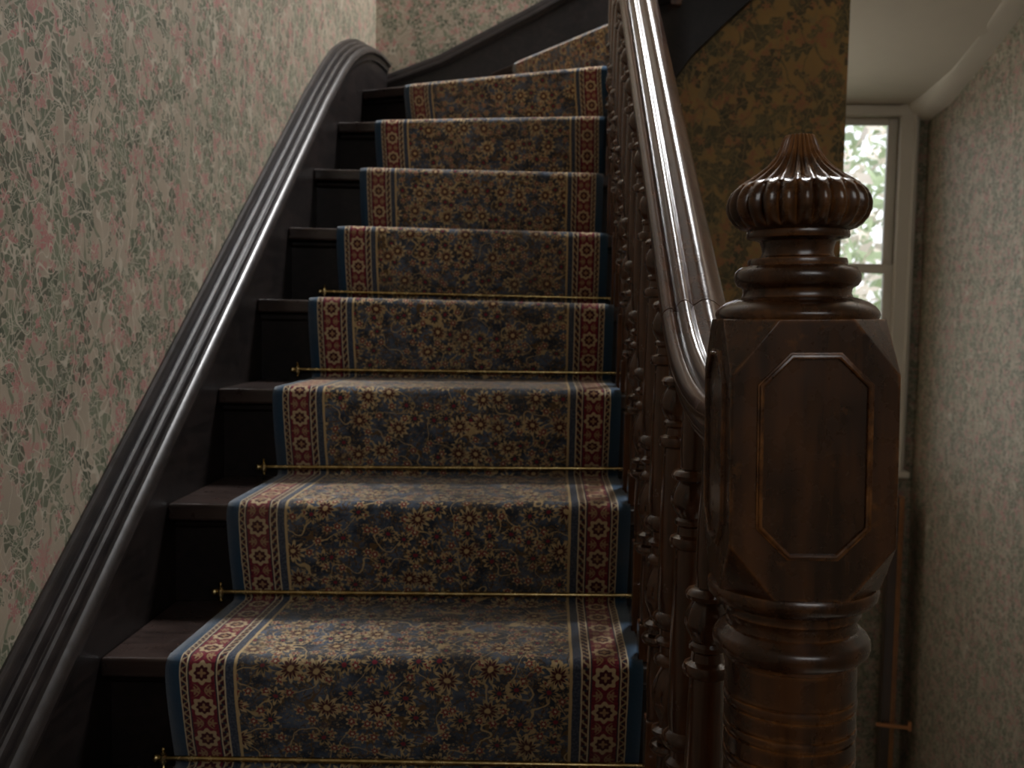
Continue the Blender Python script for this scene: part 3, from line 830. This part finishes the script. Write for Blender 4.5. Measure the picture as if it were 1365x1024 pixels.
# elongated octagonal bead on each face
hw, z0p, z1p, cc_ = 0.0385, zz_(0.3455), zz_(0.4905), 0.0215
oct_ = [(-hw, z0p+cc_), (-hw+cc_, z0p), (hw-cc_, z0p), (hw, z0p+cc_), (hw, z1p-cc_), (hw-cc_, z1p), (-hw+cc_, z1p), (-hw, z1p-cc_)]
def bead_mesh():
    cx, cz_ = 0, (z0p+z1p)/2
    pr = [(-0.0024, 0.0006), (-0.0019, 0.0022), (-0.0007, 0.0030), (0.0006, 0.0026), (0.0012, 0.0012), (0.0022, 0.0010), (0.0026, 0.0003), (0.0026, -0.0020), (-0.0024, -0.0020)]
    n = len(pr); vs, fs = [], []
    m_ = len(oct_)
    for i in range(m_):
        a = Vector(oct_[i-1]); b = Vector(oct_[i]); c = Vector(oct_[(i+1) % m_])
        d0 = (b-a).normalized(); d1 = (c-b).normalized()
        n0 = Vector((d0.y, -d0.x)); n1 = Vector((d1.y, -d1.x)); mv = (n0+n1).normalized(); mv = mv/max(0.3, mv.dot(n0))
        for p_, q_ in pr: vs.append((b.x+mv.x*p_, -q_, b.y+mv.y*p_))
    for i in range(m_):
        j = (i+1) % m_
        for q in range(n): fs.append((i*n+q, i*n+(q+1) % n, j*n+(q+1) % n, j*n+q))
    return mesh('panel_moulding', vs, fs, 30)
bm_ = bead_mesh()
for i in range(4):
    o = obj('panel_moulding', bm_, 'mahogany', blk)
    a = i*PI/2
    o.rotation_euler = (0, 0, a); o.location = (hb*math.sin(a), -hb*math.cos(a), 0)
# mouldings below the block and the ringed shaft
low_ = [(98, 0.3135), (109, 0.3125), (112, 0.309), (110, 0.304), (104, 0.300), (96, 0.298), (90, 0.2965), (89, 0.293), (90, 0.290), (87, 0.2875), (85, 0.283), (86, 0.279), (91, 0.2775), (93, 0.275), (98, 0.2735), (102, 0.270),
        (103, 0.2655), (101, 0.261), (95, 0.2575), (90, 0.2560), (89, 0.2535), (86.5, 0.2525)]
shaft = []
zc = 0.2525
sh = [(86.5, 0.2525), (86, 0.232)]
for gz in (0.2195, 0.1965, 0.1735, 0.1505, 0.1275):
    sh += [(86.5, gz+0.007), (84.5, gz+0.0065), (84.0, gz+0.005), (86.5, gz+0.0045), (87.6, gz+0.002), (87.2, gz-0.0005), (84.2, gz-0.001), (84.0, gz-0.003), (86.2, gz-0.0035)]
sh += [(86, 0.09), (86, -0.10), (90, -0.105), (98, -0.115), (98, -0.125), (90, -0.135), (90, -0.15)]
dn_S = 0.000583
obj('lower_collar', lathe('lower_collar', [(r*dn_S, zz_(z)) for r, z in reversed(low_)], 72), 'mahogany', nw)
obj('shaft', lathe('shaft', [(r*dn_S, zz_(z)) for r, z in reversed(sh)], 72), 'mahogany', nw)
bevel(obj('plinth', boxes('plinth', [(-0.062, 0.062, -0.062, 0.062, 0.0, zz_(-0.149))]), 'mahogany', nw), 0.004)

# ------------------------------------------------------------------ garden seen through the window
struct(obj('ground', boxes('ground', [(-6, 12, 4.6, 30, -3.1, -3.0)]), 'lawn'))
def garden_tree(loc, h, rad, n, label, seed, nb):
    rnd = random.Random(seed)
    t = tag(empty('garden_tree', loc), label, 'tree', 'garden trees outside the window')
    trunk = [(0, 0, 0), (0.05, 0.03, h*0.3), (-0.04, 0.05, h*0.6), (0, 0, h*0.85)]
    obj('trunk', lathe('trunk', [(0.16, 0), (0.11, h*0.2), (0.09, h*0.5), (0.04, h*0.85)], 10), 'bark', t)
    for nm, mat, cnt, sz in (('foliage', 'leaf', n, 0.11), ('blossom', 'blossom', nb, 0.10)):
        vs, fs = [], []
        for i in range(cnt):
            while True:
                q = Vector((rnd.uniform(-1, 1), rnd.uniform(-1, 1), rnd.uniform(-1, 1)))
                if 0.25 < q.length < 1: break
            q = Vector((q.x*rad, q.y*rad, h*0.62+q.z*h*0.40))
            u = Vector((rnd.gauss(0, 1), rnd.gauss(0, 1), rnd.gauss(0, 1))).normalized(); v = u.orthogonal().normalized(); s_ = sz*rnd.uniform(0.6, 1.3)
            b = len(vs); vs += [q-u*s_, q+v*s_*0.45, q+u*s_, q-v*s_*0.45]; fs.append((b, b+1, b+2, b+3))
        me = bpy.data.meshes.new(nm); me.from_pydata([tuple(v) for v in vs], [], fs)
        o = obj(nm, me, mat, t); o['kind'] = 'stuff'
garden_tree((3.3, 9.5, -3.0), 6.2, 1.7, 1500, 'pale leafy tree outside the landing window, nearer the glass', 1, 900)
garden_tree((6.4, 12.3, -3.0), 7.5, 2.2, 1800, 'blossoming tree farther out beyond the landing window', 2, 900)
garden_tree((3.4, 16.5, -3.0), 7.5, 2.4, 1800, 'hazy green tree at the back of the garden', 3, 500)
